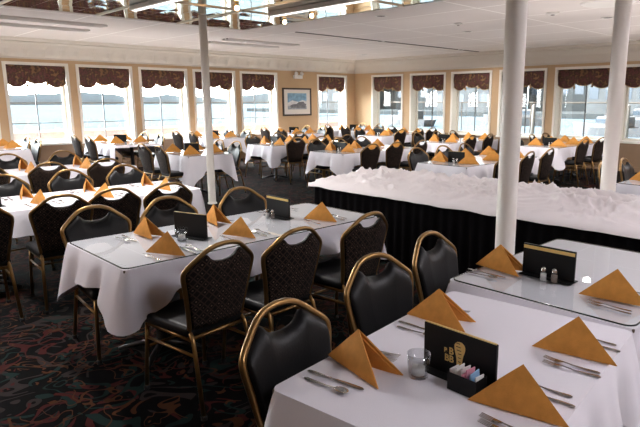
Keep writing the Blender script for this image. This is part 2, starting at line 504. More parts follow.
for x, y, e, lb in [(7.6, 11.2, 1, 'added fill downlight above the aisle before the ship painting'), (12.2, 12.0, 1, 'added fill downlight near the room corner'), (9.8, 9.1, 1, 'added fill downlight over the far tables'),
                    (9.6, 6.6, 1, 'added fill downlight between the far middle tables'), (9.6, 3.9, 1, 'added fill downlight right of the far tables'), (6.9, 6.4, .5, 'added fill downlight over the buffet end'),
                    (7.0, 3.4, .45, 'added fill downlight over the rear of the buffet'), (12.8, 9.0, 1, 'added fill downlight near the end windows'), (3.6, 11.0, 1, 'added fill downlight by the left windows'), (.6, 11.0, 1, 'added fill downlight at the far left'), (1.5, 4.9, 1.5, 'added fill downlight over the left glass table'), (4.0, 5.2, .22, 'added fill downlight before the buffet end'), (2.6, 6.6, 1.3, 'added fill downlight over the second table row')]: downlight(x, y, e, lb)
LIGHTS = [(4.3, -.6, .45, .45, 'square ceiling light over the aisle right of the front tables'), (1.6, -1.6, .45, .45, 'square ceiling light behind the front tables'), (8.5, -.8, .6, .6, 'square ceiling light beyond the right end of the buffet'),
          (11.8, 1.2, .6, .6, 'square ceiling light near the end windows'), (-2.0, 5.2, .48, .48, 'added square ceiling light left of the second table row'), (-1.6, 10.0, .6, .6, 'square ceiling light at the far left aisle')]  # light by the second row is added to brighten left-facing sides
for x, y, sx, sy, lb in LIGHTS: ceiling_light(x, y, lb, sx, sy)

# emergency lamp and painting on the left wall
t = thing('emergency_light', 'white twin-head emergency light on the tan wall above the ship painting', 'light', (11.55, WY, 2.40))
finish(rbox(-.16, .16, -.09, 0, -.05, .06, .012), 'housing', M['whitemetal'], t)
for sx in (-.11, .11):
    h = finish(lathe([(0, 0), (.035, 0), (.06, .05), (.06, .075), (0, .07)], 16), 'lamp_head', M['whitemetal'], t, True)
    h.location = (sx, -.05, .085); h.rotation_euler = (R(70), 0, 0)
t = thing('framed_painting', 'dark-framed ship painting with ivory mat on the tan wall between windows', 'painting', (11.52, WY, 1.635))
bm = bmesh.new(); W_, H_ = .575, .43
for a in ((-W_, W_, H_-.05, H_), (-W_, W_, -H_, -H_+.05), (-W_, -W_+.05, -H_+.05, H_-.05), (W_-.05, W_, -H_+.05, H_-.05)): box(bm, a[0], a[1], -.035, -.001, a[2], a[3])
finish(bm, 'frame', M['blackwood'], t)
finish(bxm(-W_+.05, W_-.05, -.016, -.002, -H_+.05, H_-.05), 'mat', M['mat_board'], t)
bm = bmesh.new()
box(bm, -.38, .38, -.02, -.0162, -.23, .27, 0)
def poly(bm, pts, y0, y1, mi):
    a = [bm.verts.new((x, y0, z)) for x, z in pts]; b = [bm.verts.new((x, y1, z)) for x, z in pts]
    bm.faces.new(a).material_index = mi; bm.faces.new(b[::-1]).material_index = mi
    for i in range(len(pts)):
        j = (i+1) % len(pts); bm.faces.new((a[i], b[i], b[j], a[j])).material_index = mi
poly(bm, [(-.38, -.02), (-.2, .05), (.05, .0), (.2, .06), (.38, .03), (.38, -.2), (-.38, -.2)], -.0212, -.0201, 1)
poly(bm, [(-.38, -.13), (.38, -.13), (.38, -.23), (-.38, -.23)], -.0222, -.0213, 3)
poly(bm, [(-.30, -.12), (-.18, -.07), (-.02, -.06), (.06, .0), (.25, .01), (.31, -.05), (.36, -.06), (.33, -.19), (-.24, -.18)], -.0232, -.0223, 2)
finish(bm, 'canvas', [M['sky_p'], M['cloud_p'], M['ship_p'], M['sea_p']], t)

# valances: three scallops, gathered, with fringe and tassels
def valance(along, a0, a1, label, hgt=.46):
    c = map_xy(along, (a0+a1)/2, 0, WTOP)
    rz = 0 if along == 'x' else -PI/2
    t = thing('valance', label, 'valance', c, rz, 'scalloped window valances')
    w = (a1-a0)/2-.045
    n = 60
    def drop(u):      # u in 0..1
        k = (u*3) % 1.0 if u < 1 else 1.
        mid = 1 if 1/3 <= u < 2/3 else 0
        return (hgt*.73 if mid else hgt*.80)+(hgt*.14 if mid else hgt*.22)*math.sin(PI*k)**.8
    bm = bmesh.new(); rows = []
    for i in range(n+1):
        u = i/n; row = []
        for j in range(9):
            v = j/8
            puff = .035*math.sin(PI*min(1, v*1.1))*(.6+.4*math.sin(PI*((u*3) % 1.0)))+.010*math.sin(u*70+v*5)*v
            row.append(bm.verts.new((-w+2*w*u, .075-puff-.01, -.03-drop(u)*v)))
        rows.append(row)
    for A, B in zip(rows, rows[1:]):
        for j in range(8): bm.faces.new((A[j], A[j+1], B[j+1], B[j]))
    finish(bm, 'valance_fabric', M['valance'], t, True, mods=[('SOLIDIFY', {'thickness': .008})])
    bm = bmesh.new(); ps = []
    for i in range(n+1):
        u = i/n; ps.append((-w+2*w*u, .066, -.035-drop(u)))
    tube(bm, ps, .011, 6)
    finish(bm, 'fringe', M['fringe'], t)
    for u in (1/3, 2/3):
        tz = finish(lathe([(0, 0), (.012, -.01), (.008, -.03), (.020, -.05), (.026, -.11), (0, -.112)], 10), 'tassel', M['fringe'], t, True)
        tz.location = (-w+2*w*u, .045, -.03-drop(u-.001))
ordn = ['first', 'second', 'third', 'fourth', 'fifth', 'sixth', 'seventh', 'eighth', 'ninth', 'tenth', 'eleventh', 'twelfth']
vis = left_open[3:]
for i, (a, b) in enumerate(vis):
    lb = ('scalloped burgundy valance in the window cut by the frame\'s left edge' if i == 0 else
          'scalloped burgundy valance in the window right of the ship painting' if i == 6 else
          'scalloped burgundy valance over the %s full window of the left wall' % ordn[i-1])
    valance('x', a, b, lb)
for i, (a, b) in enumerate(end_open):
    valance('y', a, b, 'scalloped burgundy valance over the %s window right of the room corner' % ordn[i])

# ================================================================== CHAIR
OUT = [(.172, -.03), (.190, .10), (.212, .22), (.226, .295), (.218, .335), (.165, .385), (.105, .432), (.05, .452)]
BZ = .49
def bp(u, v, n=0.):
    return Vector((u, -.215-v*.20+n*.98+.030*(u/.22)**2, BZ+v*.985+n*.20))

def make_chair():
    t = thing('banquet_chair', 'x', 'chair', group='gold-framed banquet chairs')
    # seat
    bm = rbox(-.215, .215, -.205, .235, .425, .492, .028, 4)
    for v in bm.verts:
        if v.co.z > .47: v.co.z += .012*(1-(v.co.x/.22)**2)*(1-((v.co.y-.015)/.23)**2)
        if v.co.y < 0: v.co.x *= 1-.10*(-v.co.y/.205)
    finish(bm, 'seat', M['vinyl'], t, True)
    # back frame: one bent tube
    half = catmull([(u, v, 0) for u, v in OUT], 4)
    path = [bp(p.x, p.y) for p in half]+[bp(0, .456)]+[bp(-p.x, p.y) for p in half[::-1]]
    finish(tubem(path, .0135, 8), 'back_frame', M['gold'], t, True)
    # pad: dips under the top rail to leave the hand-hole
    top = catmull([(.214, .300, 0), (.205, .332, 0), (.155, .374, 0), (.118, .402, 0), (.098, .398, 0), (.080, .378, 0), (.050, .362, 0), (.0, .355, 0)], 5)
    top = [(p.x, p.y) for p in top]; top = [(-u, v) for u, v in top]+[(u, v) for u, v in top[::-1][1:]]
    def slab(n0, n1, mat, name, puff):
        bm = bmesh.new(); K = len(top); NT = 12; G = []
        for i, (tu, tv) in enumerate(top):
            sp = -1+2*i/(K-1); bu = tu/.214*.160
            col = []
            for j in range(NT+1):
                t_ = (j/NT); u = bu+(tu-bu)*t_; v = -.022+(tv+.022)*t_
                e = min(1, (1-abs(sp))*7)*min(1, t_*7)*min(1, (1-t_)*7)
                e = math.sin(e*PI/2)
                col.append(bm.verts.new(bp(u, v, n1*(.45+.55*e)+n0*(.55-.55*e)+puff*e*(1-sp**4)*math.sin(PI*min(1, .08+.9*t_))**.5)))
            G.append(col)
        for A, B in zip(G, G[1:]):
            for j in range(NT): bm.faces.new((A[j], A[j+1], B[j+1], B[j]))
        ring = [c[0] for c in G]+[v for v in G[-1][1:]]+[c[-1] for c in G[::-1][1:]]+[v for v in G[0][::-1][1:-1]]
        back = [bm.verts.new(v.co+Vector((0, (n0-n1)*.45, 0))) for v in ring]
        for i in range(len(ring)):
            j = (i+1) % len(ring); bm.faces.new((ring[i], ring[j], back[j], back[i]))
        return finish(bm, name, mat, t, True)
    slab(.0, .030, M['vinyl'], 'backrest', .016)
    slab(.0, -.016, M['weave'], 'back_panel', -.004)
    # under-seat frame and legs
    bm = bmesh.new()
    tube(bm, [(.185, .205, .414), (-.185, .205, .414), (-.172, -.19, .414), (.172, -.19, .414)], .012, 8, closed=True)
    finish(bm, 'seat_frame', M['gold'], t, True)
    for s in (1, -1):
        finish(tubem([(s*.187, .205, .420), (s*.192, .212, .30), (s*.205, .232, .012)], .012, 8), 'leg', M['gold'], t, True)
        q = bp(.172, -.03)
        finish(tubem([(s*q.x, q.y, q.z), (s*.176, -.222, .42), (s*.182, -.245, .33), (s*.200, -.315, .012)], .0125, 8), 'leg', M['gold'], t, True)
    finish(tubem([(.197, .216, .27), (-.197, .216, .27)], .008, 6), 'stretcher', M['gold'], t, True)
    for s in (1, -1):
        finish(tubem([(s*.19, .211, .33), (s*.182, -.243, .335)], .009, 6), 'stretcher', M['gold'], t, True)
        for (gx, gy) in ((s*.205, .232), (s*.200, -.315)):
            g = finish(lathe([(0, 0), (.017, 0), (.017, .022), (.013, .026), (0, .026)], 10), 'glide', M['glide'], t)
            g.location = (gx, gy, 0)
    return t
CH = Proto(make_chair())

# ================================================================== NAPKIN
def make_napkin():
    bm = bmesh.new()
    def panel(sgn, grow, dz):
        S_ = Vector((0, -.158*grow, .002)); A_ = Vector((0, .0, .150*grow+dz)); F_ = Vector((sgn*.066*grow, .150*grow, .002))
        n = 7; grid = {}
        for i in range(n+1):
            for j in range(n+1-i):
                a, b = i/n, j/n; c = 1-a-b
                p = S_*a+A_*c+F_*b
                bul = 27*a*b*c
                p += Vector((sgn*.018, .0, .004))*bul*.6
                p.z = max(.002, p.z-(.006*math.sin(b*9)*a*b))
                grid[i, j] = bm.verts.new(p)
        for i in range(n):
            for j in range(n-i):
                bm.faces.new((grid[i, j], grid[i+1, j], grid[i, j+1]))
                if j < n-i-1: bm.faces.new((grid[i+1, j], grid[i+1, j+1], grid[i, j+1]))
    panel(1, 1, 0); panel(-1, 1, 0)
    panel(1, .90, -.004); panel(-1, .90, -.004)
    bmesh.ops.remove_doubles(bm, verts=bm.verts, dist=.0002)
    return tag(finish(bm, 'folded_napkin', M['napkin'], smooth=True, mods=[('SOLIDIFY', {'thickness': .005, 'offset': 0}), ('EDGE_SPLIT', {'split_angle': R(50)})]), 'x', 'napkin', 'orange folded napkins')
NK = Proto(make_napkin())

# ================================================================== CUTLERY
def flat_shape(outline, th=.0022, zf=None):
    """outline: list of (half width, y); makes a thin swept blade with a bowed profile zf(y)"""
    bm = bmesh.new(); L, Rr = [], []
    top = []
    for w, y in outline:
        z = zf(y) if zf else .003
        top.append([bm.verts.new((-w, y, z)), bm.verts.new((0, y, z+.0012)), bm.verts.new((w, y, z))])
    for A, B in zip(top, top[1:]):
        bm.faces.new((A[0], A[1], B[1], B[0])); bm.faces.new((A[1], A[2], B[2], B[1]))
    return bm
def make_knife():
    t = thing('table_knife', 'x', 'knife', group='table knives')
    finish(flat_shape([(.004, .0), (.007, .02), (.009, .06), (.0095, .10), (.008, .125), (.002, .135)]), 'blade', M['steel'], t, mods=[('SOLIDIFY', {'thickness': .0015})])
    finish(flat_shape([(.005, -.10), (.0085, -.09), (.0085, -.05), (.006, -.01), (.005, .001)], zf=lambda y: .004), 'handle', M['steel'], t, mods=[('SOLIDIFY', {'thickness': .004})])
    return t
def make_spoon():
    t = thing('table_spoon', 'x', 'spoon', group='table spoons')
    bm = bmesh.new(); rings = []
    for r in (0, .35, .7, 1.0):
        rings.append([bm.verts.new((r*.019*math.cos(a*PI/8), .075+r*.029*math.sin(a*PI/8), .0035+.006*(r*r))) for a in range(16)] if r else [bm.verts.new((0, .075, .0035))])
    for A, B in zip(rings, rings[1:]):
        for i in range(16):
            j = (i+1) % 16
            if len(A) == 1: bm.faces.new((A[0], B[i], B[j]))
            else: bm.faces.new((A[i], A[j], B[j], B[i]))
    finish(bm, 'bowl', M['steel'], t, True, mods=[('SOLIDIFY', {'thickness': .0012})])
    finish(flat_shape([(.004, -.085), (.008, -.075), (.0065, -.04), (.0035, .01), (.0035, .047)], zf=lambda y: .004+.005*max(0, (y+.02)/.07)), 'handle', M['steel'], t, mods=[('SOLIDIFY', {'thickness': .0022})])
    return t
def make_fork():
    t = thing('table_fork', 'x', 'fork', group='table forks')
    bm = flat_shape([(.003, .035), (.010, .05), (.0115, .062), (.0118, .068)], zf=lambda y: .005+(.004 if y < .04 else .001))
    for x in (-.0098, -.0033, .0033, .0098):
        b2 = [bm.verts.new((x-.0018, .067, .006)), bm.verts.new((x+.0018, .067, .006)), bm.verts.new((x+.0010, .108, .011)), bm.verts.new((x-.0010, .108, .011))]
        bm.faces.new(b2)
    finish(bm, 'tines', M['steel'], t, mods=[('SOLIDIFY', {'thickness': .0014})])
    finish(flat_shape([(.004, -.09), (.0085, -.08), (.007, -.045), (.0035, .0), (.003, .036)], zf=lambda y: .004+.005*max(0, (y+.02)/.06)), 'handle', M['steel'], t, mods=[('SOLIDIFY', {'thickness': .0022})])
    return t
KN, SP, FK = Proto(make_knife()), Proto(make_spoon()), Proto(make_fork())

# ================================================================== MENU CARDS, SHAKERS, GLASSES
def font_mesh(txt, size, extr=.0012, offs=.0):
    cu = bpy.data.curves.new('lettering', 'FONT'); cu.body = txt; cu.size = size; cu.extrude = extr; cu.offset = offs
    cu.align_x = 'CENTER'; cu.align_y = 'CENTER'
    o = bpy.data.objects.new('lettering', cu); COL.objects.link(o)
    dg = bpy.context.evaluated_depsgraph_get(); dg.update()
    me = bpy.data.meshes.new_from_object(o.evaluated_get(dg))
    bpy.data.objects.remove(o)
    return me

def make_card(face, yellow):
    """black presentation folder standing on a low foot, local front = -y"""
    t = thing('menu_holder', 'x', 'menu holder', group='black table menu holders')
    bm = bxm(-.145, .145, -.007, .007, .004, .165); finish(bm, 'folder', M['dark'], t, mods=[('BEVEL', {'width': .002, 'segments': 2})])
    if yellow:
        finish(bxm(-.142, .142, -.0080, -.0072, .140, .158), 'page_edge', M['goldfoil'], t)
    else:
        finish(bxm(-.142, .142, -.004, .004, .1652, .168), 'page_edge', M['goldfoil'], t)
    finish(bxm(-.145, .145, -.045, .045, .0, .0038), 'foot', M['dark'], t)
    if face:
        for txt, sz, px, pz in (('BB', .034, -.035, .062), ('B', .034, -.027, .090), ('B', .024, -.050, .088)):
            me = font_mesh(txt, sz, .0004, .0009); me.materials.append(M['goldfoil'])
            o = bpy.data.objects.new('lettering', me); COL.objects.link(o); o.parent = t
            o.location = (px, -.0078, pz); o.rotation_euler = (R(90), 0, 0)
        bm = bmesh.new()
        pts = catmull([(-.012, .0), (-.013, .03), (-.020, .055), (-.022, .075), (-.012, .088), (.006, .090), (.019, .080), (.020, .062), (.013, .04), (.010, .015), (.010, .0)], 4)
        a = [bm.verts.new((p.x+.008, -.0074, p.y+.044)) for p in pts]; b = [bm.verts.new((p.x+.008, -.0084, p.y+.044)) for p in pts]
        bm.faces.new(a); bm.faces.new(b[::-1])
        for i in range(len(pts)):
            j = (i+1) % len(pts); bm.faces.new((a[i], b[i], b[j], a[j]))
        emb = finish(bm, 'emblem', M['goldfoil'], t)
        bm = bmesh.new()
        for k, (ex, ez, w) in enumerate(((.0, .128, .014), (.001, .116, .017), (.004, .104, .016), (.008, .092, .012), (.007, .078, .010), (.007, .064, .009))):
            box(bm, ex-w*.5, ex+w*.6, -.0090, -.0085, ez-.0012, ez+.0012)
        finish(bm, 'keys', M['dark'], emb)
    return t
CARD_LOGO = Proto(make_card(True, False)); CARD_PLAIN = Proto(make_card(False, True)); CARD = Proto(make_card(False, False))

def make_shaker(fill, cat):
    t = thing(cat+'_shaker', 'x', cat+' shaker', group='glass '+cat+' shakers')
    finish(lathe([(0, .001), (.017, .001), (.019, .006), (.017, .045), (.013, .055)], 14), 'glass', M['tumbler'], t, True)
    finish(lathe([(0, .003), (.0155, .003), (.0155, .040), (0, .040)], 14), 'filling', fill, t, True)
    finish(lathe([(.0145, .054), (.0145, .066), (.009, .074), (0, .076)], 14), 'cap', M['steel'], t, True)
    return t
SALT, PEP = Proto(make_shaker(M['salt'], 'salt')), Proto(make_shaker(M['pepper'], 'pepper'))

def make_tumbler():
    return tag(finish(lathe([(0, .001), (.033, .001), (.036, .02), (.041, .085), (.0385, .085), (.033, .02), (.030, .009), (0, .009)], 24), 'candle_glass', M['tumbler'], smooth=True), 'x', 'candle glass', 'glass candle holders')
TUM = Proto(make_tumbler())
CAN = Proto(tag(finish(lathe([(0, 0), (.0225, 0), (.0225, .026), (.003, .028), (.0015, .036), (0, .036)], 18), 'candle', M['wax'], smooth=True), 'x', 'candle', 'white votive candles'))

# ================================================================== TABLES
def rrect(w, d, r, step=.03):
    """(x, y, nx, ny, distance to the nearest corner) round a rounded rectangle"""
    out = []
    cs = [(w-r, d-r, 0), (-w+r, d-r, 90), (-w+r, -d+r, 180), (w-r, -d+r, 270)]
    for k, (cx, cy, a0) in enumerate(cs):
        for i in range(7):
            a = R(a0+90*i/6)
            out.append((cx+r*math.cos(a), cy+r*math.sin(a), math.cos(a), math.sin(a)))
        nx, ny, na = cs[(k+1) % 4]
        a = R(a0+90); p = Vector((cx+r*math.cos(a), cy+r*math.sin(a))); q = Vector((nx+r*math.cos(a), ny+r*math.sin(a)))
        m = max(2, int((q-p).length/step))
        for i in range(1, m):
            s = p.lerp(q, i/m); out.append((s.x, s.y, math.cos(a), math.sin(a)))
    return [(x, y, a, b, math.hypot(w-abs(x), d-abs(y))) for x, y, a, b in out]

def cloth_bm(w, d, hem, corner, seed, short=None):
    rnd = random.Random(seed)
    bm = bmesh.new()
    ring = rrect(w+.004, d+.004, .035)
    K = 8
    ph = [rnd.uniform(0, 6.28) for _ in range(4)]
    rows = []
    s = 0.; prev = None
    for (x, y, nx, ny, dc) in ring:
        if prev: s += math.hypot(x-prev[0], y-prev[1])
        prev = (x, y)
        cw = max(0, 1-dc/.30)
        L = hem-.035+(corner+.05)*cw**1.25+.02*math.sin(s*3.1+ph[0])
        if short and ny < -.7: L = short
        row = []
        for k in range(K):
            t = k/(K-1)
            rip = (.026*math.sin(s*19+ph[1]+.7*math.sin(s*4+ph[3]))+.014*math.sin(s*33+ph[2]))*t**1.2
            o = .010*math.sin(min(1, t*3)*PI/2)+.045*t*(1-.3*cw)+rip+.05*cw*t
            row.append(bm.verts.new((x+nx*o, y+ny*o, .7535-L*t if k else .7535)))
        rows.append(row)
    n = len(rows)
    for i in range(n):
        A, B = rows[i], rows[(i+1) % n]
        for k in range(K-1): bm.faces.new((A[k], A[k+1], B[k+1], B[k]))
    bm.faces.new([r[0] for r in rows])
    return bm

def make_table(name, P, x0, x1, y0, y1, rot=0., hem=.25, corner=.2, glass=True, seed=1, short=None, cloth_desc='white tablecloth draped over'):
    cx, cy = (x0+x1)/2, (y0+y1)/2; w, d = (x1-x0)/2, (y1-y0)/2
    t = thing('pedestal_table', 'black pedestal dining table under the cloth, ' + P, 'table', (cx, cy, 0), rot, 'pedestal dining tables')
    finish(rbox(-w, w, -d, d, .722, .7515, .006, 2), 'tabletop', M['ply'], t)
    peds = [0] if max(w, d) < .75 else [-.55, .55]
    for p in peds:
        px, py = (p*w/.9, 0) if w > d else (0, p*d/.9)
        o = finish(lathe([(0, .03), (.05, .03), (.036, .07), (.036, .66), (.055, .70), (.09, .721), (0, .721)], 16), 'pedestal', M['iron'], t, True); o.location = (px, py, 0)
        bm = bmesh.new()
        for k in range(4):
            a = PI/4+k*PI/2
            tube(bm, [(math.cos(a)*.03, math.sin(a)*.03, .075), (math.cos(a)*.18, math.sin(a)*.18, .05), (math.cos(a)*.30, math.sin(a)*.30, .016)], [.022, .02, .014], 8)
        o = finish(bm, 'spider_base', M['iron'], t, True); o.location = (px, py, 0)
    c = finish(cloth_bm(w, d, hem, corner, seed, short), 'tablecloth', M['cloth'], None, True, (cx, cy, 0), rot, [('EDGE_SPLIT', {'split_angle': R(55)})])
    tag(c, cloth_desc + ' ' + P, 'tablecloth', 'white tablecloths')
    z = .7545
    if glass:
        g = thing('glass_table_cover', 'clear glass sheet lying on ' + P, 'glass top', (cx, cy, z), rot, 'glass table covers')
        ring = rrect(w-.004, d-.004, .05)
        bm = bmesh.new(); f = bm.faces.new([bm.verts.new((x, y, .0065)) for x, y, *_ in ring]); finish(bm, 'pane', M['top_glass'], g)
        bm = bmesh.new()
        A = [bm.verts.new((x, y, .0005)) for x, y, *_ in ring]; B = [bm.verts.new((x, y, .0065)) for x, y, *_ in ring]; C = [bm.verts.new((x-a*.005, y-b*.005, .0066)) for x, y, a, b, _ in ring]
        for i in range(len(ring)):
            j = (i+1) % len(ring); bm.faces.new((A[i], A[j], B[j], B[i])); bm.faces.new((B[i], B[j], C[j], C[i]))
        finish(bm, 'edge', M['glass_edge'], g)
        z += .0072
    return z

chair_n = 0
def chair(x, y, ang, label, scale=None):
    """ang: direction the sitter faces, 0 = +y"""
    CH.put((x, y, 0), ang, label, scale=scale)

def jit(a): return random.uniform(-a, a)

# Table list. axis 'x': places along the -y ("near") and +y ("far") sides; axis 'y': along -x ("left") and +x ("right") sides.
# pos: place positions along the long axis; offs: where the chair-back top stands off the table edge
T = [
 dict(k='B', P='the plain front table', x=(1.05, 2.27), y=(.66, 1.49), rot=R(7), axis='x', glass=False, hem=.30, corner=.16),
 dict(k='C', P='the front-right glass table', x=(2.345, 3.6), y=(.74, 1.68), axis='x', hem=.26),
 dict(k='A', P='the left foreground glass table', x=(1.215, 3.28), y=(3.065, 3.965), axis='x', hem=.215, corner=.155),
 dict(k='D', P='the second left-hand table back', x=(.65, 3.05), y=(5.45, 6.33), axis='x', glass=False, pos=(.95, 1.55, 2.12, 2.75), cn=(.95, 1.52, 1.93, 2.42), cf=(.90, 1.50, 2.14, 2.72), card=1.25),
 dict(k='E', P='the third left-hand table back', x=(1.3, 3.5), y=(8.02, 8.9), axis='x', glass=False, pos=(1.55, 2.2, 2.9), cn=(1.55, 2.2, 2.92)),
 dict(k='F', P='the small table by the left column', x=(4.7, 5.55), y=(8.75, 9.95), axis='y', pos=(9.02, 9.65), hem=.30, corner=.22),
 dict(k='T', P='the leftmost window table', x=(2.35, 3.3), y=(12.3, 13.75), axis='y', pos=(12.7, 13.4)),
 dict(k='U', P='the second window table', x=(4.85, 5.78), y=(12.05, 13.75), axis='y', pos=(12.5, 13.35), short=.05),
 dict(k='G', P='the third window table', x=(7.3, 8.2), y=(12.3, 13.75), axis='y', pos=(12.65, 13.4)),
 dict(k='W', P='the ship-painting window table', x=(9.95, 10.85), y=(12.3, 13.75), axis='y', pos=(12.65, 13.4)),
 dict(k='V', P='the corner window table', x=(12.4, 13.3), y=(12.3, 13.75), axis='y', pos=(12.65, 13.4)),
 dict(k='H', P='the table before the ship painting', x=(7.0, 9.05), y=(9.5, 10.42), axis='x'),
 dict(k='I', P='the table beyond the buffet end', x=(6.8, 8.85), y=(7.2, 8.1), axis='x', pos=(7.15, 7.8, 8.45)),
 dict(k='L', P='the table behind the buffet', x=(6.66, 8.75), y=(4.52, 5.42), axis='x', pos=(7.0, 7.65, 8.35)),
 dict(k='N', P='the right-edge table behind the buffet', x=(6.55, 8.65), y=(1.55, 2.42), axis='x'),
 dict(k='J', P='the far centre table', x=(10.95, 13.0), y=(10.1, 11.0), axis='x'),
 dict(k='K', P='the far middle table', x=(10.15, 12.2), y=(7.35, 8.2), axis='x'),
 dict(k='M', P='the far right table between columns', x=(10.65, 12.7), y=(5.08, 5.95), axis='x', card=11.15),
 dict(k='O', P='the table below the last window', x=(9.3, 11.4), y=(1.9, 2.75), axis='x'),
]
skip = {('A', 'n', 9)}
def side_name(ax, s): return {('x', 0): 'near', ('x', 1): 'far', ('y', 0): 'left', ('y', 1): 'right'}[ax, s]
for ti, q in enumerate(T):
    x0, x1 = q['x']; y0, y1 = q['y']; P = q['P']; rot = q.get('rot', 0.); k = q['k']; ax = q['axis']
    z = make_table(k, P, x0, x1, y0, y1, rot, q.get('hem', .25), q.get('corner', .18), q.get('glass', True), 11+ti, q.get('short'))
    cx, cy = (x0+x1)/2, (y0+y1)/2
    def loc(x, y, zz):
        dx, dy = x-cx, y-cy; return (cx+dx*math.cos(rot)-dy*math.sin(rot), cy+dx*math.sin(rot)+dy*math.cos(rot), zz)
    a0, a1 = (x0, x1) if ax == 'x' else (y0, y1)
    pos = q.get('pos')
    if pos is None:
        n = 2 if a1-a0 < 1.5 else 3
        pos = [a0+(a1-a0)*(i+.5)/n for i in range(n)]
        if n == 3: pos = [a0+.33, (a0+a1)/2, a1-.36]
        if k == 'A': pos = [1.55, 2.2, 2.9]
        if k == 'B': pos = [1.33, 1.92]
        if k == 'C': pos = [2.66, 3.28]
    for s in (0, 1):
        sd = side_name(ax, s)
        b0, b1 = (y0, y1) if ax == 'x' else (x0, x1)
        edge = b1 if s else b0; inw = -1 if s else 1
        cpos = q.get('cf' if s else 'cn', pos)
        for i, p in enumerate(pos):
            which = 'only' if len(pos) == 1 else ordn[i] if ax == 'x' else ('front', 'rear')[i]
            nth = '%s from the left' % which if ax == 'x' else '%s one' % which
            # napkin, spine foot towards the sitter
            d = .185
            ang = (0 if s == 0 else PI) if ax == 'x' else (-PI/2 if s == 0 else PI/2)
            far = k in 'TUGWVHILNJKMOEF'
            nx, ny = (p+jit(.02), edge+inw*d) if ax == 'x' else (edge+inw*d, p+jit(.02))
            if k == 'B':
                nx, ny = {(1, 0): (1.33, 1.345), (1, 1): (1.885, 1.345), (0, 0): (1.42, .79), (0, 1): (1.92, .78)}[s, i]
            if k == 'A' and s == 0: nx, ny = ((1.55, 3.20), (2.12, 3.27), (2.86, 3.27))[i]
            if k == 'A' and s == 1: nx, ny = ((1.66, 3.74), (2.22, 3.79), (2.86, 3.80))[i]
            if k == 'C': nx, ny = {(1, 0): (2.67, 1.57), (0, 0): (2.63, .93)}.get((s, i), (nx, ny))
            if not (k == 'A' and s == 1 and i == 2 or k == 'C' and i == 1):
                NK.put(loc(nx, ny, z+.001), rot+ang+jit(.16)+(.35 if k == 'A' and i == 0 else 0), 'orange napkin, %s side of %s, %s' % (sd, P, nth), scale=(.92 if k in 'AD' else .97 if k in 'BC' else 1.08)+jit(.04))
            # cutlery only on the near tables
            if k in 'BCAD' and not (k == 'D' and i == 0 or k == 'C' and i == 1):
                a = rot+ang
                def off(u, v):
                    ca, sa = math.cos(a), math.sin(a); L = loc(nx, ny, z+.0005); return (L[0]+u*ca-v*sa, L[1]+u*sa+v*ca, L[2])
                where = 'by %s napkin, %s side of %s' % (which, sd, P)
                KN.put(off(.115, -.03), a+jit(.06), 'silver knife ' + where)
                SP.put(off(.165, -.02), a+jit(.08), 'silver spoon ' + where)
                FK.put(off(-.115, -.03), a+jit(.06), 'inner silver fork ' + where)
                if k in 'BC': FK.put(off(-.148, -.04), a+jit(.06), 'outer silver fork ' + where)
        for i, p in enumerate(cpos):
            if k == 'B' and s == 0 or k == 'C' and (s == 0 or i == 1) or k == 'N' and s == 0 or k == 'O' and s == 0: continue
            ang = (0 if s == 0 else PI) if ax == 'x' else (-PI/2 if s == 0 else PI/2)
            # distance from table edge to the chair-back top
            back = {('A', 0): .50, ('A', 1): .20, ('D', 0): .60, ('D', 1): .26, ('E', 0): .50}.get((k, s), .40 if s == 0 else .30)
            o = edge-inw*(back-.30) ; o += jit(.03)
            xx, yy = (p+jit(.03), o) if ax == 'x' else (o, p+jit(.03))
            if k == 'B': xx, yy = ((1.24, 1.33), (1.92, 1.53))[i]
            if k == 'C': xx, yy = 2.52, 1.63
            if k == 'A' and s == 0: xx = (1.53, 2.03, 2.66)[i]
            if k == 'A' and s == 1: xx = (1.45, 2.02, 2.68)[i]
            nth = '%s from the left' % ordn[i] if ax == 'x' else '%s one' % ('front', 'rear')[i]
            if ax == 'x':
                kind = 'patterned banquet chair' if s == 0 else 'black vinyl chair'
            else: kind = 'gold-framed chair'
            lb = '%s, %s side of %s, %s' % (kind, sd, P, nth)
            a = ang+jit(.10)
            if k == 'B': a = ang+(R(9), R(0))[i]
            if k == 'C': a = ang+R(8)
            if k == 'A' and s == 0: a = ang+R(5)+jit(.03)
            chair(xx, yy, a, lb)
    # centrepieces: menu holder, shakers
    cc = q.get('card')
    if k == 'B':
        CARD_LOGO.put((1.49, 1.015, z), -PI/2, 'black menu holder with gold BB lettering on the plain front table', scale=1.0)
    elif k == 'C':
        CARD_PLAIN.put((2.725, 1.315, z), -PI/2, 'black menu holder with yellow top edge on the front-right glass table')
        SALT.put((2.655, 1.305, z), 0, 'white-filled salt shaker before the yellow-edged menu holder'); PEP.put((2.665, 1.25, z), 0, 'brown-filled pepper shaker before the yellow-edged menu holder')
    elif k == 'A':
        CARD.put((1.86, 3.49, z), -PI/2+.3, 'black menu holder left of centre on the left foreground glass table')
        CARD_PLAIN.put((2.70, 3.62, z), -PI/2, 'black yellow-edged menu holder right of centre on the left foreground table')
        TUM.put((1.77, 3.45, z), 0, 'clear candle glass beside the left menu holder on the left foreground table')
        CAN.put((1.77, 3.45, z+.0095), 0, 'white candle inside the glass on the left foreground table')
        SALT.put((2.60, 3.63, z), 0, 'salt shaker on the left foreground glass table'); PEP.put((2.615, 3.58, z), 0, 'pepper shaker on the left foreground glass table')
    else:
        if ax == 'x': xx, yy = (cc if cc else x0+.38), cy
        else: xx, yy = cx, cy+.05
        CARD.put((xx, yy, z), -PI/2+(.0 if ax == 'x' else .6)+jit(.1), 'black menu holder standing on ' + P)
